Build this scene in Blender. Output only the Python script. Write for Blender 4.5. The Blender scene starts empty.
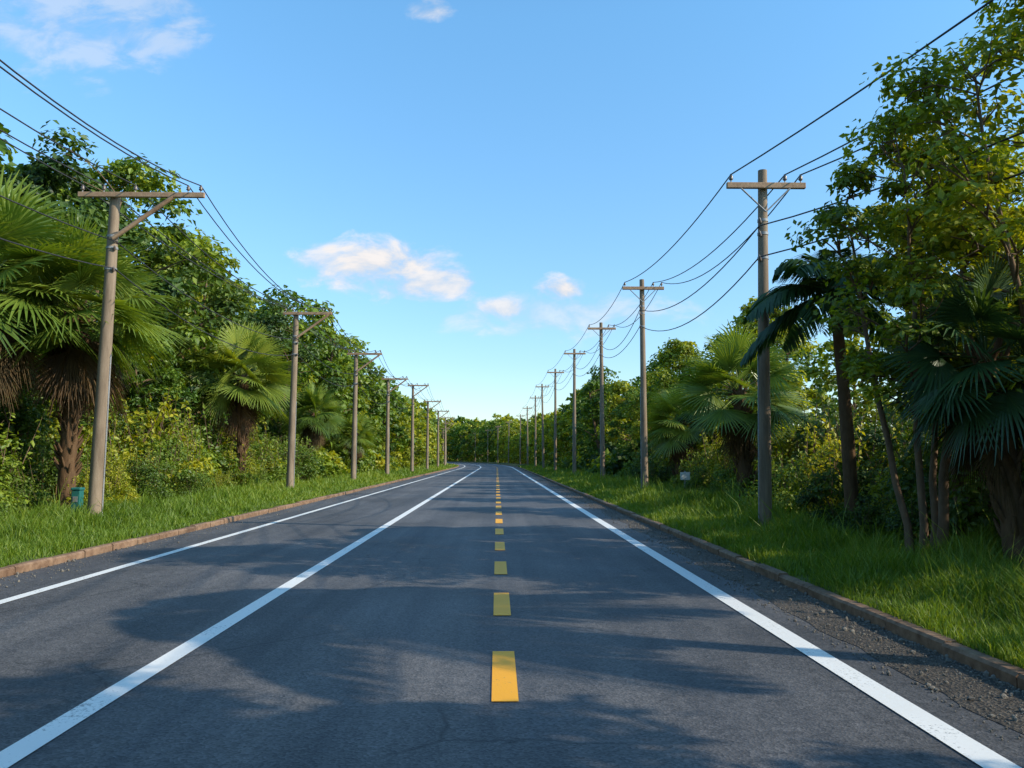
import bpy, math, numpy as np
from mathutils import Vector
S=bpy.context.scene
COL=S.collection
rad=math.radians
def nrm(v):
    v=np.asarray(v,float); return v/np.maximum(np.linalg.norm(v,axis=-1,keepdims=True),1e-9)

# ---------------------------------------------------------------- mesh builder
class MB:
    def __init__(s): s.v=[];s.f4=[];s.f3=[];s.m4=[];s.m3=[];s.r4=[];s.r3=[];s.s4=[];s.s3=[];s.n=0;s.mats=None
    def add(s,v,f,mat=0,rnd=0.5,smooth=False):
        v=np.asarray(v,float).reshape(-1,3); f=np.asarray(f,int)
        if len(f)==0: return
        k=f.shape[1]; m=len(f)
        r=np.broadcast_to(np.asarray(rnd,float),(m,)) if np.ndim(rnd)==0 else np.asarray(rnd,float)
        (s.f4 if k==4 else s.f3).append(f+s.n); (s.m4 if k==4 else s.m3).append(np.broadcast_to(np.asarray(mat),(m,)))
        (s.r4 if k==4 else s.r3).append(r); (s.s4 if k==4 else s.s3).append(np.full(m,smooth))
        s.v.append(v); s.n+=len(v)
    def addmore(s,f,mat=0,rnd=0.5,smooth=False): # faces indexed into the last block of verts
        base=s.n-len(s.v[-1]); f=np.asarray(f,int); k=f.shape[1]; m=len(f)
        r=np.full(m,rnd) if np.ndim(rnd)==0 else np.asarray(rnd,float)
        (s.f4 if k==4 else s.f3).append(f+base); (s.m4 if k==4 else s.m3).append(np.broadcast_to(np.asarray(mat),(m,)))
        (s.r4 if k==4 else s.r3).append(r); (s.s4 if k==4 else s.s3).append(np.full(m,smooth))
    def pack(s): # flatten to arrays once
        if not hasattr(s,"pk"):
            c=lambda a,d: np.concatenate(a) if a else np.zeros(d)
            s.pk=(np.concatenate(s.v),c(s.f4,(0,4)).astype(int),c(s.m4,0).astype(int),c(s.r4,0),c(s.f3,(0,3)).astype(int),c(s.m3,0).astype(int),c(s.r3,0))
        return s.pk
    def inst(s,src,loc,rot,sc,mmap,off=0): # copy a library plant into this mesh
        V,f4,m4,r4,f3,m3,r3=src.pack(); c,q=math.cos(rot),math.sin(rot)
        W=np.stack([V[:,0]*c-V[:,1]*q,V[:,0]*q+V[:,1]*c,V[:,2]],1)*sc+np.asarray(loc); mm=np.array(mmap)
        s.add(W,f4,mm[m4],np.clip(r4+off,0,1))
        if len(f3): s.addmore(f3,mm[m3],np.clip(r3+off,0,1))
    def mesh(s,name,mats):
        me=bpy.data.meshes.new(name); V=np.concatenate(s.v)
        f4=np.concatenate(s.f4) if s.f4 else np.zeros((0,4),int); f3=np.concatenate(s.f3) if s.f3 else np.zeros((0,3),int)
        loops=np.concatenate([f4.ravel(),f3.ravel()]); n4,n3=len(f4),len(f3)
        st=np.concatenate([np.arange(n4)*4,n4*4+np.arange(n3)*3])
        me.vertices.add(len(V)); me.vertices.foreach_set("co",V.ravel())
        me.loops.add(len(loops)); me.loops.foreach_set("vertex_index",loops)
        me.polygons.add(n4+n3); me.polygons.foreach_set("loop_start",st)
        cat=lambda a,b:np.concatenate([np.concatenate(a) if a else np.zeros(0),np.concatenate(b) if b else np.zeros(0)])
        me.update(calc_edges=True)
        me.polygons.foreach_set("material_index",cat(s.m4,s.m3).astype(int))
        me.polygons.foreach_set("use_smooth",cat(s.s4,s.s3).astype(bool))
        a=me.attributes.new("rnd","FLOAT","FACE"); a.data.foreach_set("value",cat(s.r4,s.r3))
        for m in mats: me.materials.append(m)
        me.update(); return me
    def obj(s,name,mats,**k): return put(name,s.mesh(name,mats),**k)
def put(name,me,loc=(0,0,0),rot=0,scale=1,parent=None,tilt=(0,0)):
    o=bpy.data.objects.new(name,me); COL.objects.link(o); o.location=loc
    o.rotation_euler=(tilt[0],tilt[1],rot); o.scale=(scale,)*3 if np.ndim(scale)==0 else scale
    if parent: o.parent=parent
    return o
def tube(mb,P,R,sides=8,mat=0,cap=False,rnd=.5):
    P=np.asarray(P,float); n=len(P); R=np.broadcast_to(np.asarray(R,float),(n,))
    T=nrm(np.gradient(P,axis=0)); up=np.array([0,0,1.]) if abs(T[0][2])<.9 else np.array([1.,0,0])
    A=nrm(np.cross(T,up)); B=np.cross(T,A); t=np.linspace(0,2*math.pi,sides,endpoint=False)
    V=P[:,None]+R[:,None,None]*(np.cos(t)[None,:,None]*A[:,None]+np.sin(t)[None,:,None]*B[:,None])
    i=np.arange(n-1)[:,None]*sides; j=np.arange(sides)[None]; j2=(j+1)%sides
    F=np.stack([i+j,i+j2,i+sides+j2,i+sides+j],-1).reshape(-1,4)
    mb.add(V.reshape(-1,3),F,mat,rnd,True)
    if cap:
        c=np.vstack([V[-1],P[-1:]]); mb.add(c,[[k,(k+1)%sides,sides] for k in range(sides)],mat,rnd)
        c=np.vstack([V[0],P[:1]]); mb.add(c,[[(k+1)%sides,k,sides] for k in range(sides)],mat,rnd)
def box(mb,c,d,mat=0,bev=0.0,ax=None):
    import bmesh
    bm=bmesh.new(); bmesh.ops.create_cube(bm,size=1)
    for v in bm.verts: v.co=Vector((v.co.x*d[0],v.co.y*d[1],v.co.z*d[2]))
    if bev>0: bmesh.ops.bevel(bm,geom=bm.edges[:],offset=bev,segments=2,affect='EDGES',profile=.5)
    bmesh.ops.triangulate(bm,faces=bm.faces[:])
    V=np.array([v.co[:] for v in bm.verts]); F=[[l.index for l in f.verts] for f in bm.faces]; bm.free()
    if ax is not None: V=V@np.asarray(ax,float)
    mb.add(V+np.asarray(c,float),F,mat)

# ---------------------------------------------------------------- materials
def newmat(name):
    m=bpy.data.materials.new(name); m.use_nodes=True; nt=m.node_tree; nt.nodes.clear()
    out=nt.nodes.new("ShaderNodeOutputMaterial"); return m,nt,out
def N(nt,t,**k):
    n=nt.nodes.new(t)
    for a,b in k.items(): setattr(n,a,b)
    return n
def noise(nt,vec,scale,detail=4,rough=.5,dist=0):
    n=N(nt,"ShaderNodeTexNoise"); n.inputs["Scale"].default_value=scale; n.inputs["Detail"].default_value=detail
    n.inputs["Roughness"].default_value=rough; n.inputs["Distortion"].default_value=dist
    if vec is not None: nt.links.new(vec,n.inputs["Vector"])
    return n.outputs["Fac"]
def mapping(nt,vec,sc,loc=(0,0,0)):
    n=N(nt,"ShaderNodeMapping"); n.inputs["Scale"].default_value=sc; n.inputs["Location"].default_value=loc
    nt.links.new(vec,n.inputs["Vector"]); return n.outputs[0]
def ramp(nt,fac,stops):
    n=N(nt,"ShaderNodeValToRGB"); e=n.color_ramp.elements
    while len(e)<len(stops): e.new(.5)
    for i,(p,c) in enumerate(stops):
        e[i].position=p; e[i].color=(c[0],c[1],c[2],1) if np.ndim(c) else (c,c,c,1)
    nt.links.new(fac,n.inputs[0]); return n.outputs[0]
def mix(nt,fac,a,b,mode='MIX'):
    n=N(nt,"ShaderNodeMix",data_type='RGBA',blend_type=mode)
    for s,v in ((n.inputs[0],fac),(n.inputs[6],a),(n.inputs[7],b)):
        if hasattr(v,"links"): nt.links.new(v,s)
        else: s.default_value=v if (np.ndim(v)==0) else ((*v,1) if len(v)==3 else v)
    return n.outputs[2]
def math_(nt,op,a,b=0.0,c=0.0,clamp=False):
    n=N(nt,"ShaderNodeMath",operation=op,use_clamp=clamp)
    for i,v in enumerate((a,b,c)):
        if hasattr(v,"links"): nt.links.new(v,n.inputs[i])
        else: n.inputs[i].default_value=v
    return n.outputs[0]
def bump(nt,h,strength,dist):
    n=N(nt,"ShaderNodeBump"); n.inputs["Strength"].default_value=strength; n.inputs["Distance"].default_value=dist
    nt.links.new(h,n.inputs["Height"]); return n.outputs[0]
def bsdf(nt,col,rough=.7,spec=.3,normal=None):
    b=N(nt,"ShaderNodeBsdfPrincipled"); 
    if hasattr(col,"links"): nt.links.new(col,b.inputs["Base Color"])
    else: b.inputs["Base Color"].default_value=(*col,1)
    if hasattr(rough,"links"): nt.links.new(rough,b.inputs["Roughness"])
    else: b.inputs["Roughness"].default_value=rough
    b.inputs["Specular IOR Level"].default_value=spec
    if normal: nt.links.new(normal,b.inputs["Normal"])
    return b.outputs[0]
def objco(nt): return N(nt,"ShaderNodeTexCoord").outputs["Object"]

def leaf_mat(name,c0,c1,c2,trans=.35,rough=.5,g=1.6,gloss=.035):
    m,nt,out=newmat(name); c0,c1,c2=[tuple(x*g for x in c) for c in (c0,c1,c2)]
    at=N(nt,"ShaderNodeAttribute",attribute_name="rnd").outputs["Fac"]
    oi=N(nt,"ShaderNodeObjectInfo").outputs["Random"]
    col=ramp(nt,at,[(0,c0),(.5,c1),(1,c2)])
    hs=N(nt,"ShaderNodeHueSaturation")
    hue=math_(nt,'MULTIPLY_ADD',oi,.03,.486); val=math_(nt,'MULTIPLY_ADD',oi,-.35,1.15)
    nt.links.new(hue,hs.inputs["Hue"]); nt.links.new(val,hs.inputs["Value"]); nt.links.new(col,hs.inputs["Color"])
    c=hs.outputs[0]
    d=N(nt,"ShaderNodeBsdfDiffuse"); nt.links.new(c,d.inputs[0])
    t=N(nt,"ShaderNodeBsdfTranslucent"); tc=mix(nt,1.0,c,(1.55,1.35,.35),'MULTIPLY'); nt.links.new(tc,t.inputs[0])
    ms=N(nt,"ShaderNodeMixShader"); ms.inputs[0].default_value=trans
    nt.links.new(d.outputs[0],ms.inputs[1]); nt.links.new(t.outputs[0],ms.inputs[2])
    gl=N(nt,"ShaderNodeBsdfGlossy"); gl.inputs["Roughness"].default_value=rough; gl.inputs[0].default_value=(.8,.8,.8,1)
    m2=N(nt,"ShaderNodeMixShader"); m2.inputs[0].default_value=gloss
    nt.links.new(ms.outputs[0],m2.inputs[1]); nt.links.new(gl.outputs[0],m2.inputs[2]); nt.links.new(m2.outputs[0],out.inputs[0])
    return m
def bark_mat(name,a,b_,sc=6):
    m,nt,out=newmat(name); co=objco(nt)
    n1=noise(nt,mapping(nt,co,(sc,sc,sc*.25)),2,6,.65); n2=noise(nt,co,1.3,3)
    col=mix(nt,n2,ramp(nt,n1,[(.3,a),(.7,b_)]),tuple(x*.8 for x in b_))
    nt.links.new(bsdf(nt,col,.85,.15,bump(nt,n1,.6,.03)),out.inputs[0]); return m

LEAF_L=leaf_mat("leaf_green",(.030,.060,.008),(.074,.126,.011),(.155,.200,.016))
LEAF_Y=leaf_mat("leaf_yellow_green",(.060,.088,.008),(.150,.186,.011),(.300,.285,.016),.42)
LEAF_D=leaf_mat("leaf_dark",(.018,.039,.009),(.044,.080,.012),(.098,.138,.016),.3)
PALM=leaf_mat("palm_frond",(.050,.080,.013),(.108,.155,.020),(.215,.245,.034),.35,.42,gloss=.06)
PALMD=leaf_mat("palm_frond_dark",(.018,.044,.016),(.038,.076,.022),(.075,.115,.030),.25,.4,gloss=.06)
DEAD=leaf_mat("dead_frond",(.07,.04,.02),(.14,.08,.036),(.22,.135,.06),.2,.7,1.0,.02)
GRASS=leaf_mat("grass_blade",(.055,.100,.008),(.120,.190,.014),(.235,.270,.028),.4,.55,1.4)
BARK=bark_mat("bark",(.06,.04,.028),(.24,.155,.095))
BARKP=bark_mat("palm_bark",(.05,.03,.018),(.18,.105,.055),10)

def asphalt(name,lo=(.068,.070,.078),hi=(.136,.130,.130),gravel=0.0):
    m,nt,out=newmat(name); co=objco(nt)
    fine=noise(nt,co,85,3,.7); mid=noise(nt,co,9,5,.65)
    streak=noise(nt,mapping(nt,co,(1.6,.035,1)),1,4,.6); patch=noise(nt,mapping(nt,co,(.35,.22,1)),1,5,.6,.4)
    vor=N(nt,"ShaderNodeTexVoronoi",feature='F1'); vor.inputs["Scale"].default_value=55 if not gravel else 38; nt.links.new(co,vor.inputs["Vector"])
    agg=ramp(nt,vor.outputs["Color"],[(0,(.55-gravel*.3,)*3),(1,(1.42+gravel*.6,1.38+gravel*.5,1.34+gravel*.4))])
    base=ramp(nt,streak,[(.3,lo),(.7,hi)])
    c=mix(nt,1,base,agg,'MULTIPLY')
    c=mix(nt,1,c,ramp(nt,patch,[(.3,.66),(.68,1.28)]),'MULTIPLY')
    c=mix(nt,1,c,ramp(nt,mid,[(.3,.76),(.7,1.22)]),'MULTIPLY')
    wv=noise(nt,co,1.1,4,.6); ad=N(nt,"ShaderNodeVectorMath",operation='ADD'); nt.links.new(co,ad.inputs[0]); nt.links.new(wv,ad.inputs[1])
    vc=N(nt,"ShaderNodeTexVoronoi",feature='DISTANCE_TO_EDGE'); vc.inputs["Scale"].default_value=.33; nt.links.new(ad.outputs[0],vc.inputs["Vector"])
    cr=ramp(nt,vc.outputs["Distance"],[(0,1),(.008,0)]); gate=ramp(nt,noise(nt,co,.35,2),[(.46,0),(.56,1)])
    cf=math_(nt,'MULTIPLY',cr,gate); c=mix(nt,math_(nt,'MULTIPLY',cf,.7),c,(.03,.03,.03))
    h=math_(nt,'ADD',fine,math_(nt,'MULTIPLY',vor.outputs["Distance"],1.5))
    nt.links.new(bsdf(nt,c,ramp(nt,mid,[(.3,.60),(.7,.80)]),.30,bump(nt,h,.45+gravel,.006+gravel*.02)),out.inputs[0]); return m
ASPH=asphalt("asphalt"); GUT=asphalt("gravelly_asphalt_edge",(.056,.049,.043),(.118,.102,.086),.5)
def paint(name,col,wear=.56):
    m,nt,out=newmat(name); co=objco(nt)
    n=noise(nt,co,38,5,.75); n2=noise(nt,co,1.5,4,.6); w=math_(nt,'ADD',math_(nt,'MULTIPLY',n,.7),math_(nt,'MULTIPLY',n2,.35))
    f=ramp(nt,w,[(wear,0),(wear+.07,1)])
    c=mix(nt,n2,tuple(x*.85 for x in col),col); c=mix(nt,math_(nt,'MULTIPLY',f,.7),c,(.12,.115,.11))
    nt.links.new(bsdf(nt,c,.6,.35,bump(nt,noise(nt,co,85,3,.7),.3,.004)),out.inputs[0]); return m
WHITE=paint("white_paint",(.88,.85,.80),.59); YEL=paint("yellow_paint",(.98,.43,.012),.62)
def simple(name,a,b,sc,rough=.8,bs=.3,bd=.01,spec=.3,stretch=(1,1,1)):
    m,nt,out=newmat(name); co=mapping(nt,objco(nt),stretch)
    n=noise(nt,co,sc,6,.65); n2=noise(nt,co,sc*.13,3)
    c=ramp(nt,math_(nt,'ADD',math_(nt,'MULTIPLY',n,.6),math_(nt,'MULTIPLY',n2,.4)),[(.35,a),(.65,b)])
    nt.links.new(bsdf(nt,c,rough,spec,bump(nt,n,bs,bd)),out.inputs[0]); return m
KERB=simple("kerb_concrete",(.13,.070,.040),(.34,.215,.135),9,.85,.5,.01)
SOIL=simple("verge_soil",(.055,.065,.022),(.100,.130,.030),5,.95,.8,.05)
GROUND=simple("ground_soil",(.030,.042,.015),(.065,.085,.025),.8,.95,.8,.1)
STONE=simple("gravel_stone",(.08,.07,.06),(.27,.24,.20),20,.85)
POLE=simple("pole_weathered_wood",(.14,.098,.065),(.36,.27,.19),7,.85,.5,.01,.2,(1,1,.12))
ARM=simple("crossarm_wood",(.26,.15,.09),(.48,.32,.20),9,.8,.4,.01,.2)
METAL=simple("galvanised_steel",(.18,.18,.18),(.34,.34,.34),20,.5,.1,.002,.5)
PORC=simple("insulator_porcelain",(.10,.075,.06),(.16,.12,.10),12,.3,.1,.002,.5)
WIRE=simple("cable_black",(.025,.022,.022),(.05,.045,.045),9,.6)
TEAL=simple("pedestal_teal",(.02,.12,.11),(.03,.17,.15),6,.5)
SIGNW=simple("sign_white",(.55,.55,.53),(.72,.72,.70),6,.5)

# ---------------------------------------------------------------- road
def cx(y):
    y=np.asarray(y,float); return np.where(y>130,-.0006*(y-130)**2,0.0)
YS=np.concatenate([np.arange(-60,130,5.),np.arange(130,451,8.)])
def strip(name,x0,x1,z,mat,ys=YS,nx=1,zf=None):
    mb=MB(); xs=np.linspace(x0,x1,nx+1)
    V=np.array([[x+float(cx(y)),y,(z if zf is None else zf(x,y))] for y in ys for x in xs])
    n=nx+1; F=[[i*n+j,i*n+j+1,(i+1)*n+j+1,(i+1)*n+j] for i in range(len(ys)-1) for j in range(nx)]
    mb.add(V,F,0,.5,True); return mb.obj(name,[mat])
g=MB(); g.add([[-3000,-3000,-.02],[3000,-3000,-.02],[3000,3000,-.02],[-3000,3000,-.02]],[[0,1,2,3]]); g.obj("ground",[GROUND])
strip("road",-7.05,3.85,0,ASPH,nx=4)
# ragged-edged gravelly shoulder
mb=MB(); ys=np.arange(-20,300,.35); rg=np.random.default_rng(5); e=np.convolve(rg.normal(0,.09,len(ys)+8),np.ones(5)/3,'valid')[:len(ys)]
V=[]
for y,q in zip(ys,e): c=float(cx(y)); V+=[[3.30+np.clip(q,-.28,.28)+c,y,.004],[3.845+c,y,.004]]
mb.add(V,[[2*i,2*i+1,2*i+3,2*i+2] for i in range(len(ys)-1)]); mb.obj("road_shoulder",[GUT])
def markings(name,items,mat):
    mb=MB()
    for x0,x1,ys in items:
        V=[]
        for y in ys: c=float(cx(y)); V+= [[x0+c,y,.008],[x1+c,y,.008]]
        mb.add(V,[[2*i,2*i+1,2*i+3,2*i+2] for i in range(len(ys)-1)],0)
    return mb.obj(name,[mat])
markings("white_lane_line",[(-2.87,-2.68,YS),(2.67,2.88,YS),(-5.93,-5.77,YS)],WHITE)
markings("yellow_dashed_line",[(-.035,.155,np.array([a,a+1.45])) for a in np.arange(5.74-3.05*4,300,3.05)],YEL)

def kerb(name,x0,seed):
    rng=np.random.default_rng(seed); mb=MB(); y=-40.
    while y<440:
        L=1.0 if y<110 else 6.0; c0=float(cx(y)); c1=float(cx(y+L))
        j=rng.normal(0,.008,3); w=.16; h=.12+j[2]; g_=.010
        ch=.025
        prof=[(0,-.01),(0,h-ch),(ch,h),(w-ch,h),(w,h-ch),(w,-.01)]
        V=[[x0+cc+px+j[k],yy,pz] for k,(cc,yy) in enumerate(((c0,y+g_),(c1,y+L-g_))) for px,pz in prof]
        mb.add(V,[[i,i+1,i+7,i+6] for i in range(5)],0)
        mb.addmore([[0,1,4,5],[1,2,3,4],[11,10,7,6],[10,9,8,7]],0)
        y+=L
    return mb.obj(name,[KERB])
kerb("kerb",3.85,1); kerb("kerb",-7.21,2)
def vz(x,y):
    d=(x-4) if x>0 else (-7.2-x); return .105+.03*math.sin(x*1.7+y*.6)*min(1,max(0,d))+.02*min(d,8)
strip("grass_verge",4.008,16,0,SOIL,np.arange(-40,450,1.5),12,vz)
strip("grass_verge",-22,-7.208,0,SOIL,np.arange(-40,450,1.5),14,vz)
def ico():
    import bmesh
    bm=bmesh.new(); bmesh.ops.create_icosphere(bm,subdivisions=1,radius=1); V=np.array([v.co[:] for v in bm.verts]); F=np.array([[v.index for v in f.verts] for f in bm.faces]); bm.free(); return V,F
IV,IF=ico()
def stones(name,xa,xb,n,seed,side):
    rng=np.random.default_rng(seed); mb=MB()
    y=2+60*rng.random(n)**2.0; u=rng.random(n)**2.3; x=(xb-(xb-xa)*u) if side>0 else (xa+(xb-xa)*u)
    s=rng.uniform(.004,.011,n)*(1+(rng.random(n)>.92)*1.4)
    V=(IV[None]*s[:,None,None]*rng.uniform(.6,1.2,(n,1,3))*rng.uniform(.85,1.15,(n,12,1)))
    V[:,:,0]+=x[:,None]; V[:,:,1]+=y[:,None]; V[:,:,2]+=s[:,None]*.4+.004
    F=(IF[None]+np.arange(n)[:,None,None]*12).reshape(-1,3)
    mb.add(V.reshape(-1,3),F,0,.5); return mb.obj(name,[STONE])
stones("gravel",3.05,3.84,11000,3,1); stones("gravel",-7.04,-6.3,3000,4,-1)

# ---------------------------------------------------------------- foliage generators
def leaves(mb,P,Nn,L,rng,mat,rnd,wid=.3,droop=.35):
    n=len(P); t=nrm(np.cross(Nn,rng.normal(size=(n,3)))); d=nrm(t+Nn*.25-np.array([0,0,droop])); s=nrm(np.cross(d,Nn)); nn=np.cross(s,d)
    L=L[:,None]; w=wid*L
    V=np.stack([P,P+d*L*.42+s*w+nn*w*.25,P+d*L-nn*w*.25,P+d*L*.42-s*w+nn*w*.25],1)
    mb.add(V.reshape(-1,3),np.arange(4*n).reshape(-1,4),mat,rnd)
def clump(mb,c,r,n,ls,rng,mat,tone=0,flat=.75,**k):
    u=nrm(rng.normal(size=(n,3))); u[:,2]=np.where(u[:,2]<-.3,-u[:,2]*.7,u[:,2])
    rr=r*(.45+.6*rng.random(n)**.6); lump=1+.25*np.sin(u[:,0]*5+c[0]*3)*np.cos(u[:,1]*4+c[2]*2)
    P=np.asarray(c)+u*(rr*lump)[:,None]*np.array([1,1,flat])
    Nn=nrm(u*.7+np.array([0,0,.55])+rng.normal(size=(n,3))*.45)
    leaves(mb,P,Nn,ls*rng.uniform(.6,1.25,n),rng,mat,np.clip(.42+tone+rng.normal(0,.2,n),0,1),**k)
def tree(name,seed,H,cb,R,ncl,nlf,ls,leafm,barkm=None,stems=1,tr=.16,cr=.8,splay=.25,power=.6,twigs=3,raw=False,**kw):
    rng=np.random.default_rng(seed); mb=MB(); sk=[]
    for s in range(stems):
        a=2*math.pi*s/stems+rng.random(); b0=np.array([math.cos(a),math.sin(a),0])*(.18 if stems>1 else 0)
        top=np.array([math.cos(a)*splay*R*(1+rng.random()),math.sin(a)*splay*R*(1+rng.random()),H*(.86 if s==0 else rng.uniform(.68,.86))])
        t=np.linspace(0,1,10)[:,None]; P=b0+(top-b0)*t; P[:,:2]+=np.cumsum(rng.normal(0,.035*H/7,(10,2)),0)*(t>0)
        P[0,2]=-.1; Rr=tr*(1-.86*t[:,0])**.8*(1 if s==0 else .75); Rr[0]*=1.35
        tube(mb,P,Rr,9,1); 
        for q in np.linspace(0,1,30): 
            k=q*9; i=min(int(k),8); f=k-i; sk.append((*(P[i]*(1-f)+P[i+1]*f),Rr[i]*(1-f)+Rr[i+1]*f))
    sk=np.array(sk); off=rng.uniform(0,6,4)
    for i in range(ncl):
        u=(i+.5)/ncl; u=u**.85; a=i*2.39996+rng.normal(0,.3)
        pr=max(math.sin(math.pi*min(.08+u*.9,1)),0)**power
        irr=1+.22*math.sin(2*a+off[0])+.18*math.sin(3*a+off[1]+u*5)
        rr=R*pr*irr*math.sqrt(rng.uniform(.12,1)); c=np.array([rr*math.cos(a),rr*math.sin(a),cb+(H-cb)*u*.96+rng.normal(0,.03*H)])
        d=np.linalg.norm(sk[:,:3]-c,axis=1)+np.where(sk[:,2]>c[2]-.15,6,0)+np.abs(sk[:,2]-(c[2]-.5*rr))*.5
        k=int(np.argmin(d)); p0=sk[k,:3]; r0=max(min(sk[k,3]*.55,.09),.012)
        t=np.linspace(0,1,6)[:,None]; mid=(p0+c)/2+np.array([0,0,.1*np.linalg.norm(c-p0)])+rng.normal(0,.08*R/2,3)
        P=(1-t)**2*p0+2*t*(1-t)*mid+t*t*c; tube(mb,P,np.linspace(r0,.01,6),5,1)
        for _ in range(twigs):
            e=c+nrm(rng.normal(size=3)+[0,0,.3])*cr*.8; m2=P[3]+(e-P[3])*.5+rng.normal(0,.05,3); tube(mb,[P[3],m2,e],[.014,.009,.004],4,1)
        clump(mb,c,cr*rng.uniform(.6,1.25),int(nlf*rng.uniform(.7,1.3)),ls,rng,0,rng.normal(0,.15)+.10*(u-.5),**kw)
    return mb if raw else mb.mesh(name,[leafm,barkm or BARK])
def shrub(seed,H,R,ncl,nlf,ls,shoots=22,**kw):
    rng=np.random.default_rng(seed); mb=MB()
    for i in range(ncl):
        a=rng.random()*6.283; q=math.sqrt(rng.random()); u=rng.random()
        z=H*(.12+.8*u*(1-.55*q*q)); c=np.array([R*q*math.cos(a),R*q*math.sin(a),z])
        tube(mb,[[c[0]*.25,c[1]*.25,0],c*np.array([.6,.6,.6]),c],[.025,.016,.006],4,1)
        clump(mb,c,.42*rng.uniform(.6,1.3)*H/2,int(nlf*rng.uniform(.7,1.3)),ls,rng,0,rng.normal(0,.16),.85,**kw)
    for i in range(ncl if shoots else 0):
        a=rng.random()*6.283; q=R*math.sqrt(rng.random())*.9; b=np.array([q*math.cos(a),q*math.sin(a),H*.6]); 
        e=b+np.array([rng.normal(0,.3),rng.normal(0,.3),H*rng.uniform(.3,.62)]); t=np.linspace(0,1,5)[:,None]; P=b+(e-b)*t
        tube(mb,P,np.linspace(.012,.004,5),4,1); n=shoots; tt=rng.random(n)[:,None]; PP=b+(e-b)*tt
        leaves(mb,PP,nrm(rng.normal(size=(n,3))+[0,0,.6]),ls*rng.uniform(.8,1.3,n),rng,0,np.clip(rng.normal(.6,.15,n),0,1))
    return mb
def fan(mb,p,d,side,Lf,rng,mat,nseg=38,droop=.35,tone=.5,spread=2.05):
    th=np.linspace(-spread,spread,nseg); n=np.cross(side,d)
    th=th+rng.normal(0,.012,nseg)
    dirs=np.cos(th)[:,None]*d+np.sin(th)[:,None]*side+n*(.18*np.abs(np.sin(th*.8)))[:,None]; dirs=nrm(dirs)
    L=Lf*(1-.28*(np.abs(th)/spread)**2)*rng.uniform(.86,1.06,nseg); dth=2*spread/nseg
    perp=nrm(np.cross(n,dirs)); ts=[.03,.45,.72,1.0]; ws=[.01,.45*dth*.5*.98,.45*dth*.36,.003]
    rows=[]
    for t,w in zip(ts,ws):
        c=p+dirs*(L*t)[:,None]; c[:,2]-=droop*L*(max(t-.25,0)**1.8)*rng.uniform(.7,1.3,nseg)*(1 if t<.99 else 1.15)
        rows.append(np.stack([c-perp*(w*Lf),c+n*(w*Lf*.35),c+perp*(w*Lf)],1))
    V=np.stack(rows,1)
    F=[]
    for r in range(3):
        for q in range(2): F.append([r*3+q,r*3+q+1,r*3+q+4,r*3+q+3])
    F=(np.array(F)[None]+np.arange(nseg)[:,None,None]*12).reshape(-1,4)
    mb.add(V.reshape(-1,3),F,mat,np.repeat(np.clip(tone+rng.normal(0,.1,nseg),0,1),6))
def fan_palm(name,seed,th,R,nfr,leafm,dead=14,emin=-40,tr=.2,dr=.18):
    rng=np.random.default_rng(seed); mb=MB()
    t=np.linspace(0,1,12); lean=rng.normal(0,.12,2)*th*.5
    P=np.stack([lean[0]*t**1.5,lean[1]*t**1.5,-.1+(th+.1)*t],1); tube(mb,P,tr*(1.15-.2*t+.05*np.sin(t*40)),12,1)
    top=P[-1]
    for i in range(int(th*26)):
        q=rng.uniform(.15,1); a=i*2.4; o=np.array([math.cos(a),math.sin(a),0]); b=np.array([lean[0]*q**1.5,lean[1]*q**1.5,th*q])
        tube(mb,[b+o*tr*.7,b+o*(tr*1.25)+[0,0,.12],b+o*(tr*1.75)+[0,0,.3]],[.05,.04,.02],4,1)
    for i in range(nfr+dead):
        dd=i>=nfr; u=(i+.5)/nfr; a=i*2.39996+rng.normal(0,.15)
        el=rad(84+(emin-84)*u**.85) if not dd else rad(rng.uniform(-80,-50))
        o=np.array([math.cos(a),math.sin(a),0]); d0=o*math.cos(el)+np.array([0,0,math.sin(el)])
        pl=R*.48*rng.uniform(.85,1.15)*(1 if not dd else .6)
        tt=np.linspace(0,1,6)[:,None]; start=top-np.array([0,0,.35*u*R*.3 if not dd else rng.uniform(.2,.9)])
        Q=start+d0*pl*tt; Q[:,2]-=(tt[:,0]**2)*pl*.12*max(math.cos(el),0)
        tube(mb,Q,np.linspace(.022,.012,6)*(R/2.2)**.5,4,2 if dd else 0,rnd=.8)
        d=nrm(Q[-1]-Q[-2]); side=nrm(np.cross([0,0,1.],d) if abs(d[2])<.98 else np.array([1.,0,0])); 
        tw=rng.normal(0,.45); n=np.cross(side,d); side=side*math.cos(tw)+n*math.sin(tw)
        fan(mb,Q[-1],nrm(d-np.array([0,0,.06])),side,R*.56*rng.uniform(.9,1.1)*(.8 if dd else 1),rng,2 if dd else 0,droop=(dr+.22*rng.random())*(1.8 if dd else 1),
            tone=rng.uniform(.1,.75) if dd else .72-.35*u+rng.normal(0,.08),spread=1.3 if dd else 2.05)
    return mb.mesh(name,[leafm,BARKP,DEAD])
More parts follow.
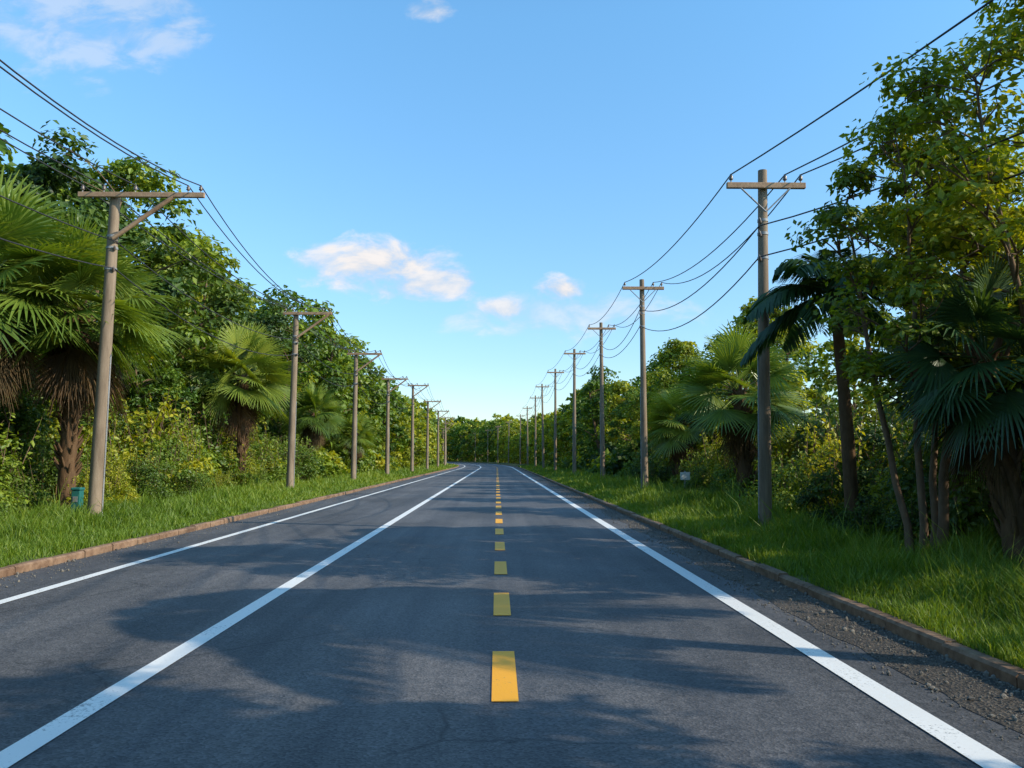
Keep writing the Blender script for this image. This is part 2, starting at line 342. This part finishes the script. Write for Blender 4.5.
def feather_palm(name,seed,th,R,nfr,leafm):
    rng=np.random.default_rng(seed); mb=MB(); t=np.linspace(0,1,14)
    P=np.stack([.25*t**2,0*t,-.1+(th+.1)*t],1); tube(mb,P,.12*(1.2-.35*t+.03*np.sin(t*70)),10,1); top=P[-1]
    for i in range(nfr):
        a=i*2.39996; u=(i+.5)/nfr; el=rad(75-85*u); o=np.array([math.cos(a),math.sin(a),0]); tt=np.linspace(0,1,16)
        L=R*rng.uniform(.9,1.1); hx=L*tt*math.cos(el)*(1.05-.15*tt); hz=L*tt*math.sin(el)-L*.62*tt**2.1*(1-.2*u)
        Q=top+o*hx[:,None]+np.array([0,0,1.])*hz[:,None]; tube(mb,Q,np.linspace(.025,.005,16),5,0,rnd=.7)
        T=nrm(np.gradient(Q,axis=0)); n=64; k=np.linspace(.12,.995,n)*15; ii=np.minimum(k.astype(int),14); f=(k-ii)[:,None]
        B=Q[ii]*(1-f)+Q[ii+1]*f; D=T[ii]; sd=nrm(np.cross(D,[0,0,1.])); ll=.30*R*np.sin(math.pi*np.clip(.12+.86*k/15,0,1))**.6
        for s in (-1,1):
            d=nrm(sd*s+D*.65+rng.normal(0,.08,(n,3))-np.array([0,0,.25])); w=.015*R*nrm(np.cross(d,sd*0+[0,0,1.]))
            M=B+d*(ll*.5)[:,None]; E=B+d*ll[:,None]-np.array([0,0,1.])*(ll*.35)[:,None]
            V=np.stack([B-w*.4,B+w*.4,M-w,M+w,E-w*.1,E+w*.1],1).reshape(-1,3)
            F=(np.array([[0,1,3,2],[2,3,5,4]])[None]+np.arange(n)[:,None,None]*6).reshape(-1,4)
            mb.add(V,F,0,np.clip(rng.normal(.5,.15,2*n),0,1))
    return mb.mesh(name,[leafm,BARKP])

# ---------------------------------------------------------------- vegetation library
T1=tree("forest_a",11,12,1.6,3.4,60,215,.28,LEAF_L,cr=.95,tr=.22,twigs=1)
T2=tree("forest_b",12,12,1.2,2.8,56,215,.28,LEAF_Y,cr=.9,tr=.2,power=.45,twigs=1)
T3=tree("forest_c",13,12,2.2,3.6,56,210,.28,LEAF_D,cr=1.0,tr=.22,stems=2,twigs=1)
T4=tree("forest_d",14,8.5,1.4,2.2,48,200,.22,LEAF_Y,cr=.68,tr=.15,stems=2,twigs=1)
T5=tree("forest_e",15,8.5,1.4,2.1,48,200,.22,LEAF_L,cr=.68,tr=.15,twigs=1)
M1=tree("mid_a",18,12,.8,3.5,46,95,.45,LEAF_L,cr=1.0,tr=.22,twigs=0,wid=.33)
M2=tree("mid_b",19,12,.8,3.1,46,95,.45,LEAF_Y,cr=1.0,tr=.22,twigs=0,power=.45,wid=.33)
D1=tree("far_a",16,12,.6,4.2,34,46,.80,LEAF_L,cr=1.3,tr=.22,twigs=0,wid=.4,raw=True)
D2=tree("far_b",17,12,.6,3.8,34,46,.80,LEAF_Y,cr=1.2,tr=.22,twigs=0,power=.45,wid=.4,raw=True)
N1=tree("slender_a",21,7.0,2.2,1.5,62,170,.12,LEAF_Y,cr=.42,tr=.08,stems=4,splay=.35)
N2=tree("slender_b",22,7.6,2.0,1.8,72,170,.125,LEAF_Y,cr=.48,tr=.085,stems=3,splay=.3)
N3=tree("airy_a",23,9.5,2.4,1.5,40,190,.20,LEAF_L,cr=.58,tr=.13,stems=2,splay=.3,twigs=1)
S1=shrub(31,2.6,1.8,28,150,.15,14); S2=shrub(32,2.4,1.7,28,150,.15,14)
S3=shrub(33,2.3,1.5,30,170,.14,14); SF=shrub(34,2.6,1.8,18,40,.38,0,wid=.36)
F1=fan_palm("fan_a",41,5.7,2.9,40,PALM,20,emin=-22); F2=fan_palm("fan_b",42,5.4,2.8,38,PALM,12,emin=-28,dr=.12); F3=fan_palm("fan_c",43,3.0,1.8,32,PALM,8,tr=.16,dr=.1,emin=-30)
F4=fan_palm("fan_d",44,3.0,1.5,34,PALMD,8,emin=-55,tr=.15); C1=feather_palm("feather",45,4.9,2.2,17,PALMD)

R=np.random.default_rng(7)
def P_(me,name,x,y,s=1,rot=None,z=.1):
    return put(name,me,(x+float(cx(y)),y,z),R.random()*6.283 if rot is None else rot,s)
far=MB(); und=MB()   # the distant mass and the undergrowth are one object each
# material slots: 0 green 1 bark 2 yellow-green 3 dark
def FAR(i,x,y,s): far.inst((D1,D2)[i],(x+float(cx(y)),y,0),R.random()*6.283,s,[(0,2)[i],1],R.normal(0,.12))
def UND(src,x,y,s,kind): und.inst(src,(x+float(cx(y)),y,.1),R.random()*6.283,s,[kind,1],R.normal(0,.14))
# left forest
y=13.; k=0
while y<100:
    hs=(1.06 if y>27 else .80)+.09*math.sin(y*.21)+[.08,-.12,.10,-.04,.02][k%5]+R.normal(0,.04)
    P_(([T1,T3,T2,T1,T3] if y<58 else [M1,M2,M1,M1,M2])[k%5],"broadleaf_tree",-17.0+R.normal(0,.7),y+R.normal(0,.6),hs)
    if k%2==0 and y>27: P_([M1,M2][(k//2)%2],"broadleaf_tree",-22.5,y,hs*1.12)
    if R.random()<.5: P_([T4,T5][R.integers(2)],"small_tree",-14.8+R.normal(0,.4),y+2,R.uniform(.5,.85))
    y+=4.7; k+=1
while y<440:
    q=max(y-180,0)/200
    FAR(R.integers(2),-16.5+R.normal(0,.8),y,1.0+.45*q+R.normal(0,.09))
    if y<240: FAR(1,-13.0+R.normal(0,.4),y+2,R.uniform(.4,.65))
    y+=6.5
y=8.
while y<170:
    n_=y<52
    UND([S1,S1,S2][R.integers(3)] if n_ else SF,-13.1+R.normal(0,.5),y,R.uniform(.55,1.15),[2,0,0][R.integers(3)])
    UND([S1,S2,S2][R.integers(3)] if n_ else SF,-15.0+R.normal(0,.5),y+1,R.uniform(.8,1.6),[2,0,0,3][R.integers(4)])
    y+=2.3 if y<80 else 4.5
for y in np.arange(14.5,52,2.6): UND([S1,S2,S3][R.integers(3)],-11.9+R.normal(0,.35),float(y)+R.normal(0,.5),R.uniform(.25,.62),[2,0,0][R.integers(3)])
# right forest
y=29.; k=0
while y<100:
    hs=.82+.08*math.sin(y*.27+1)+R.normal(0,.06)+min(max(y-40,0)*.004,.28)
    if y<60: P_([T4,T5,T4][k%3],"small_tree",10.6+R.normal(0,.5),y+R.normal(0,.6),hs*1.02)
    else: P_([M2,M1][k%2],"small_tree",10.8+R.normal(0,.5),y+R.normal(0,.6),hs*.72)
    if k%2: P_([M1,M2][R.integers(2)],"small_tree",15+R.normal(0,.6),y+R.normal(0,.6),hs*.80)
    y+=4.8; k+=1
while y<440:
    q=max(y-180,0)/200
    FAR(R.integers(2),13.0+R.normal(0,.8),y,.85+.6*q+R.normal(0,.07))
    if y<240: FAR(1,9.6+R.normal(0,.4),y+2,R.uniform(.5,.7))
    y+=6.5
for i in range(22): FAR(i%2,-95+i*9+float(-cx(455)),455+R.normal(0,4),2.0+R.normal(0,.12))
# the same wooded roadside carries on behind the viewpoint
for y in np.arange(8,-50,-5.5): P_([M1,M2][R.integers(2)],"broadleaf_tree",-15.5+R.normal(0,.8),float(y),1.05+R.normal(0,.08))
for y in np.arange(-17,-50,-6.0): P_([M1,M2][R.integers(2)],"broadleaf_tree",12+R.normal(0,.8),float(y),.95+R.normal(0,.08))
for i in range(7): FAR(i%2,-24+i*8,-62+R.normal(0,3),1.3)  # unseen trees added across the road to close off sky light
y=13.
while y<170:
    n_=y<50
    UND([S3,S2,S2,S1][R.integers(4)] if n_ else SF,8.7+R.normal(0,.3),y,R.uniform(.45,.9),[3,0,2][R.integers(3)])
    UND([S3,S2,S1][R.integers(3)] if n_ else SF,10.2+R.normal(0,.3),y+1,R.uniform(.9,1.25),[3,0,2][R.integers(3)])
    y+=2.2 if y<80 else 4.5
# right, beside and behind the viewpoint
for x,y_,s,me in ((11,15.5,.8,T5),(12.2,20.5,.75,T4),(13.5,10.5,.85,T5),(10.2,-8.5,1.0,T5),(9.6,-3.2,1.0,T4)): P_(me,"small_tree",x,y_,s)
for x,y_,s,me in ((9.0,1.1,.95,N3),(9.6,-13,1.1,N3),(13.2,-2.0,1.25,N3)): P_(me,"airy_tree",x,y_,s)
for x,y_,s,me in ((6.15,11.5,1.0,N1),(7.6,10.0,1.1,N2),(8.4,13.6,.9,N2),(7.5,12.6,.95,N1)): P_(me,"slender_tree",x,y_,s)
for x,y_,s in ((7.9,8.3,.8),(8.5,10.2,1.0),(8.1,12.4,.9),(7.3,16.8,.62),(7.2,19.5,.6),(8.8,14,1),(6.6,14.2,.35),(7.2,12.8,.5)): UND([S3,S2][int(y_*10)%2],x,y_,s,[3,0][int(y_*10)%2])
far.obj("distant_trees",[LEAF_L,BARK,LEAF_Y,LEAF_D]); und.obj("hedgerow_undergrowth",[LEAF_L,BARK,LEAF_Y,LEAF_D])
# palms
for me,x,y_,s in ((F1,-12.0,22.6,1.02),(F2,-13.2,20.2,1.16),(F2,-12.2,38.5,1.03),(F1,-12.4,53,.8),(F3,-11.8,66,1.2),(F3,7.5,24.0,1.22),(F3,8.2,36,1.1),(F4,6.8,10.4,1.0),(F4,7.9,9.0,.9)):
    P_(me,"fan_palm",x,y_,s)
P_(C1,"feather_palm",6.9,15.5,1.0,rot=2.0); P_(C1,"feather_palm",8.6,5.0,1.3,rot=.6); P_(C1,"feather_palm",7.6,.6,1.15,rot=1.9)  # middle one is unseen, added so its fronds streak the road with shadow
# grass
def grass(name,xa,xb,n,seed,ymin,ymax,hm=1):
    rng=np.random.default_rng(seed); q=rng.random(n); a=.55
    y=(ymin**-a+(ymax**-a-ymin**-a)*q)**(-1/a); u=rng.random(n); x=xa+(xb-xa)*u
    tuft=np.sin(x*3.1+np.sin(y*1.3)*2)*np.cos(y*2.3+x)*.5+.5
    t2=np.clip(np.sin(x*1.3+y*.9+2*np.sin(y*.37))*np.sin(y*1.7-x*2.1),0,1)
    d=np.where(x>0,x-4,-7.2-x); z=.105+.03*np.sin(x*1.7+y*.6)*np.clip(d,0,1)+.02*np.clip(d,0,8)-.02
    x=x+cx(y)
    h=hm*rng.uniform(.06,.17,n)*(.45+1.0*tuft+.9*t2)*np.clip(.6+d*.5,.5,1.6)*(1+(rng.random(n)>.98)*1.0); w=.0045*np.maximum(y/7,1)**.9*rng.uniform(.7,1.3,n)
    an=rng.random(n)*6.283; s=np.stack([np.cos(an),np.sin(an),0*an],1); b=rng.random(n)*6.283
    ln=np.stack([np.cos(b),np.sin(b),0*b],1)*(h*rng.uniform(.15,.8,n))[:,None]; P=np.stack([x,y,z],1); up=np.array([0,0,1.])
    M=P+up*(h*.6)[:,None]+ln*.35; T=P+up*h[:,None]+ln
    V=np.stack([P-s*w[:,None],P+s*w[:,None],M-s*w[:,None]*.8,M+s*w[:,None]*.8,T],1).reshape(-1,3)
    i=np.arange(n)*5; mb=MB(); big=np.sin(x*.7+y*.23)*.5+np.sin(y*.11+2)*.5; r=np.clip(.42+.25*tuft+.20*big+rng.normal(0,.18,n),0,1)
    mb.add(V,np.stack([i,i+1,i+3,i+2],1),0,r); mb.addmore(np.stack([i+2,i+3,i+4],1),0,r); return mb.obj(name,[GRASS])
grass("grass",3.97,8.6,150000,51,5.5,150,1.4); grass("grass",-13.2,-7.17,130000,52,8,170,1.1)

# ---------------------------------------------------------------- utility poles and wires
splines=[]
def pole(x,y,H,lean,arm,side,rp=.15):
    mb=MB(); n=10; t=np.linspace(0,1,n); P=np.stack([lean*t,0*t,-.3+(H+.3)*t],1)
    tube(mb,P,rp*(1.12-.38*t),12,0,cap=True)
    zt=H-.40 if side>0 else H-.1; xl=lean*zt/H; a0,a1=arm; c=(a0+a1)/2
    yo=-(rp*.75+.055)
    box(mb,[xl+c,yo,zt],[a1-a0,.10,.13],1,.012)
    att=[]
    offs=[a0+.1,a0+(a1-a0)*.2,a0+(a1-a0)*.45,a1-.42,a1-.1] if side<0 else [a0+.1,a1-.45,a1-.1]
    for o in offs:
        tube(mb,[[xl+o,yo,zt+.06],[xl+o,yo,zt+.14]],[.015,.015],6,2)
        tube(mb,[[xl+o,yo,zt+.12],[xl+o,yo,zt+.15],[xl+o,yo,zt+.17],[xl+o,yo,zt+.20],[xl+o,yo,zt+.22],[xl+o,yo,zt+.26]],[.03,.055,.035,.05,.03,.02],10,3,cap=True)
        att.append((x+xl+o,y+yo,zt+.25+.1))
    if side<0: tube(mb,[[xl+.08,yo-.02,zt-1.15],[xl+min(1.55,a1-.15),yo-.02,zt-.06]],[.058,.058],6,1,cap=True)
    else:
        for q in (-.55,.55): tube(mb,[[xl,yo-.03,zt-.6],[xl+q,yo-.03,zt-.06]],[.018,.018],6,2,cap=True)
    for zz in (H-1.15,H-1.45,H-2.0):
        xx=lean*zz/H; rr=rp*(1.12-.38*zz/H)
        tube(mb,[[xx,0,zz-.03],[xx,0,zz+.03]],[rr+.012,rr+.012],12,2,cap=True)
        tube(mb,[[xx+rr*.9*(-side),yo*.6,zz-.06],[xx+rr*1.1*(-side)+.0,yo*.9,zz],[xx+rr*1.1*(-side),yo*.9,zz+.06]],[.045,.03,.045],8,3,cap=True)
    tube(mb,[[lean*.1+rp*1.08*side*-1,-.02,.0],[lean*.5+rp*.92*side*-1,-.02,H*.5]],[.02,.02],6,2)
    mb.obj("utility_pole",[POLE,ARM,METAL,PORC],loc=(x,y,.1))
    xm=lambda z:x+lean*z/H
    low=[(xm(H-1.3)-side*rp*.9,y-.12,H-1.3+.1),(xm(H-2.0)-side*rp*.9,y-.12,H-2.0+.1)]
    return att,low
LP=[(-10,2.5,8.7),(-10,20.2,8.4),(-9.5,37,8.4),(-9.2,51.5,8.4),(-9.3,68,8.4),(-8.9,84,9.3),(-8.8,101,8.8),(-9,122,8.8),(-9.5,146,9),(-11,172,9),(-13.5,200,9),(-17,232,9)]
RP=[(8.9,-7.0,7.3),(5.75,17.2,8.0),(6.1,33,9.1),(6.5,49,10.0),(6.2,64,10.4),(6.0,82,10.8),(5.9,101,11),(5.8,120,11),(5.6,145,11),(5.0,172,11),(2.9,202,11),(.3,232,11),(-3.0,262,11),(-8,296,11),(-15,335,11)]
RL=[]
for i,(x,y_,H) in enumerate(LP): RL.append(pole(x,y_,H,[.0,.15,.1,.05][i] if i<4 else R.normal(0,.05),(-.85,2.35) if i<2 else (-.55,1.7),-1,.165))
RR=[]
for i,(x,y_,H) in enumerate(RP): RR.append(pole(x,y_,H,.18 if i==1 else R.normal(0,.06),(-.85,.9),1,.135))
def span(a,b,sag):
    a=np.array(a);b=np.array(b); t=np.linspace(0,1,17)[:,None]; P=a+(b-a)*t; P[:,2]-=4*sag*(t*(1-t))[:,0]; splines.append(P)
for seq,sg in ((RL,.5),(RR,.6)):
    for i in range(len(seq)-1):
        for k in range(len(seq[i][0])): span(seq[i][0][k],seq[i+1][0][k],sg*(.6+.9*k/3+.2*R.random()))
        for k in range(2): span(seq[i][1][k],seq[i+1][1][k],sg*(1.1+.5*R.random()))
cu=bpy.data.curves.new("power_lines",'CURVE'); cu.dimensions='3D'; cu.bevel_depth=.015; cu.bevel_resolution=1
for P in splines:
    sp=cu.splines.new('POLY'); sp.points.add(len(P)-1); sp.points.foreach_set("co",np.hstack([P,np.ones((len(P),1))]).ravel())
cu.materials.append(WIRE); o=bpy.data.objects.new("power_lines",cu); COL.objects.link(o)

# small roadside items
mb=MB(); box(mb,[0,0,.36],[.22,.22,.72],0,.02); box(mb,[0,0,.76],[.26,.26,.08],0,.03); box(mb,[0,0,.03],[.34,.32,.08],1,.01); box(mb,[0,-.118,.5],[.12,.012,.14],2,.003)
mb.obj("utility_pedestal",[TEAL,KERB,METAL],loc=(-10.85,21.0,.14))
mb=MB(); tube(mb,[[0,0,-.2],[0,0,1.1]],[.03,.03],8,1,cap=True); box(mb,[0,-.04,.9],[.38,.02,.30],0,.006)
for dz in (-.09,.09): tube(mb,[[0,-.06,.9+dz],[0,-.02,.9+dz]],[.012,.012],6,1,cap=True)
mb.obj("small_sign",[SIGNW,METAL],loc=(7.3,31.0,.1))

# ---------------------------------------------------------------- sky, sun
EL=30.; AZ=109. # sun azimuth clockwise from +Y
w=bpy.data.worlds.new("World"); S.world=w; w.use_nodes=True; nt=w.node_tree; nt.nodes.clear()
out=N(nt,"ShaderNodeOutputWorld"); bg=N(nt,"ShaderNodeBackground"); STR=.15; bg.inputs[1].default_value=STR
sky=N(nt,"ShaderNodeTexSky",sky_type='NISHITA'); sky.sun_disc=False; sky.sun_elevation=rad(EL); sky.sun_rotation=rad(AZ); sky.air_density=1.0; sky.dust_density=.5; sky.ozone_density=1.5
tc=N(nt,"ShaderNodeTexCoord").outputs["Generated"]; sx=N(nt,"ShaderNodeSeparateXYZ"); nt.links.new(tc,sx.inputs[0])
yy=math_(nt,'MAXIMUM',sx.outputs[1],.05); a=math_(nt,'DIVIDE',sx.outputs[0],yy); b=math_(nt,'DIVIDE',sx.outputs[2],yy)
cb=N(nt,"ShaderNodeCombineXYZ"); nt.links.new(a,cb.inputs[0]); nt.links.new(b,cb.inputs[1])
nz=noise(nt,mapping(nt,cb.outputs[0],(13,24,1)),1,7,.58,.3); tot=None
for (a0,b0,ra,rb,st) in ((-.155,.243,.105,.042,1.),(-.09,.222,.115,.032,.9),(-.20,.250,.07,.028,.8),(.008,.188,.046,.020,.85),(.08,.213,.038,.020,1.),(.07,.182,.17,.034,.45),(-.575,.56,.20,.08,.38),(-.086,.588,.036,.016,.6),(-.46,.60,.10,.04,.3)):
    da=math_(nt,'POWER',math_(nt,'ABSOLUTE',math_(nt,'DIVIDE',math_(nt,'SUBTRACT',a,a0),ra)),2.0); db=math_(nt,'POWER',math_(nt,'ABSOLUTE',math_(nt,'DIVIDE',math_(nt,'SUBTRACT',b,b0),rb)),2.0)
    mk=math_(nt,'SUBTRACT',1.0,math_(nt,'ADD',da,db)); mk=math_(nt,'MAXIMUM',mk,-3.0)
    v=math_(nt,'ADD',math_(nt,'MULTIPLY',mk,.6),math_(nt,'MULTIPLY',math_(nt,'SUBTRACT',nz,.5),3.0))
    sm=N(nt,"ShaderNodeMapRange",interpolation_type='SMOOTHSTEP'); nt.links.new(v,sm.inputs[0]); sm.inputs[1].default_value=-.05; sm.inputs[2].default_value=.80; sm.inputs[4].default_value=st
    tot=sm.outputs[0] if tot is None else math_(nt,'MAXIMUM',tot,sm.outputs[0])
gate=math_(nt,'GREATER_THAN',sx.outputs[1],.06); tot=math_(nt,'MULTIPLY',tot,gate)
cc=mix(nt,ramp(nt,nz,[(.42,0),(.60,1)]),(.64/STR,.69/STR,.78/STR),(.95/STR,.91/STR,.90/STR))
# vertical balance: richer overhead, paler towards the horizon
zz=ramp(nt,sx.outputs[2],[(0,(1.20,1.27,1.32)),(.12,(1.08,1.34,1.50)),(.5,(1.22,1.92,2.10))])
skc=mix(nt,1.0,sky.outputs[0],zz,'MULTIPLY')
nt.links.new(mix(nt,tot,skc,cc),bg.inputs[0]); nt.links.new(bg.outputs[0],out.inputs[0])
try: w.cycles.sampling_method='NONE'
except Exception as e: print(e)
L=bpy.data.lights.new("sun",'SUN'); L.energy=5.0; L.angle=rad(.5); L.color=(1,.90,.72); so=bpy.data.objects.new("sun",L); COL.objects.link(so)
d=Vector((math.cos(rad(EL))*math.sin(rad(AZ)),math.cos(rad(EL))*math.cos(rad(AZ)),math.sin(rad(EL))))
so.rotation_euler=d.to_track_quat('Z','Y').to_euler(); so.location=(30,-10,30)

cam=bpy.data.cameras.new("camera"); cam.lens=28; cam.sensor_width=36; cam.clip_end=6000; co=bpy.data.objects.new("camera",cam); COL.objects.link(co)
co.location=(0,0,1.7); co.rotation_euler=(rad(90+5.3),0,rad(-1.08)); S.camera=co
S.view_settings.view_transform='Standard'; S.view_settings.look='None'; S.view_settings.exposure=0
print("faces",sum(len(m.polygons) for m in bpy.data.meshes))
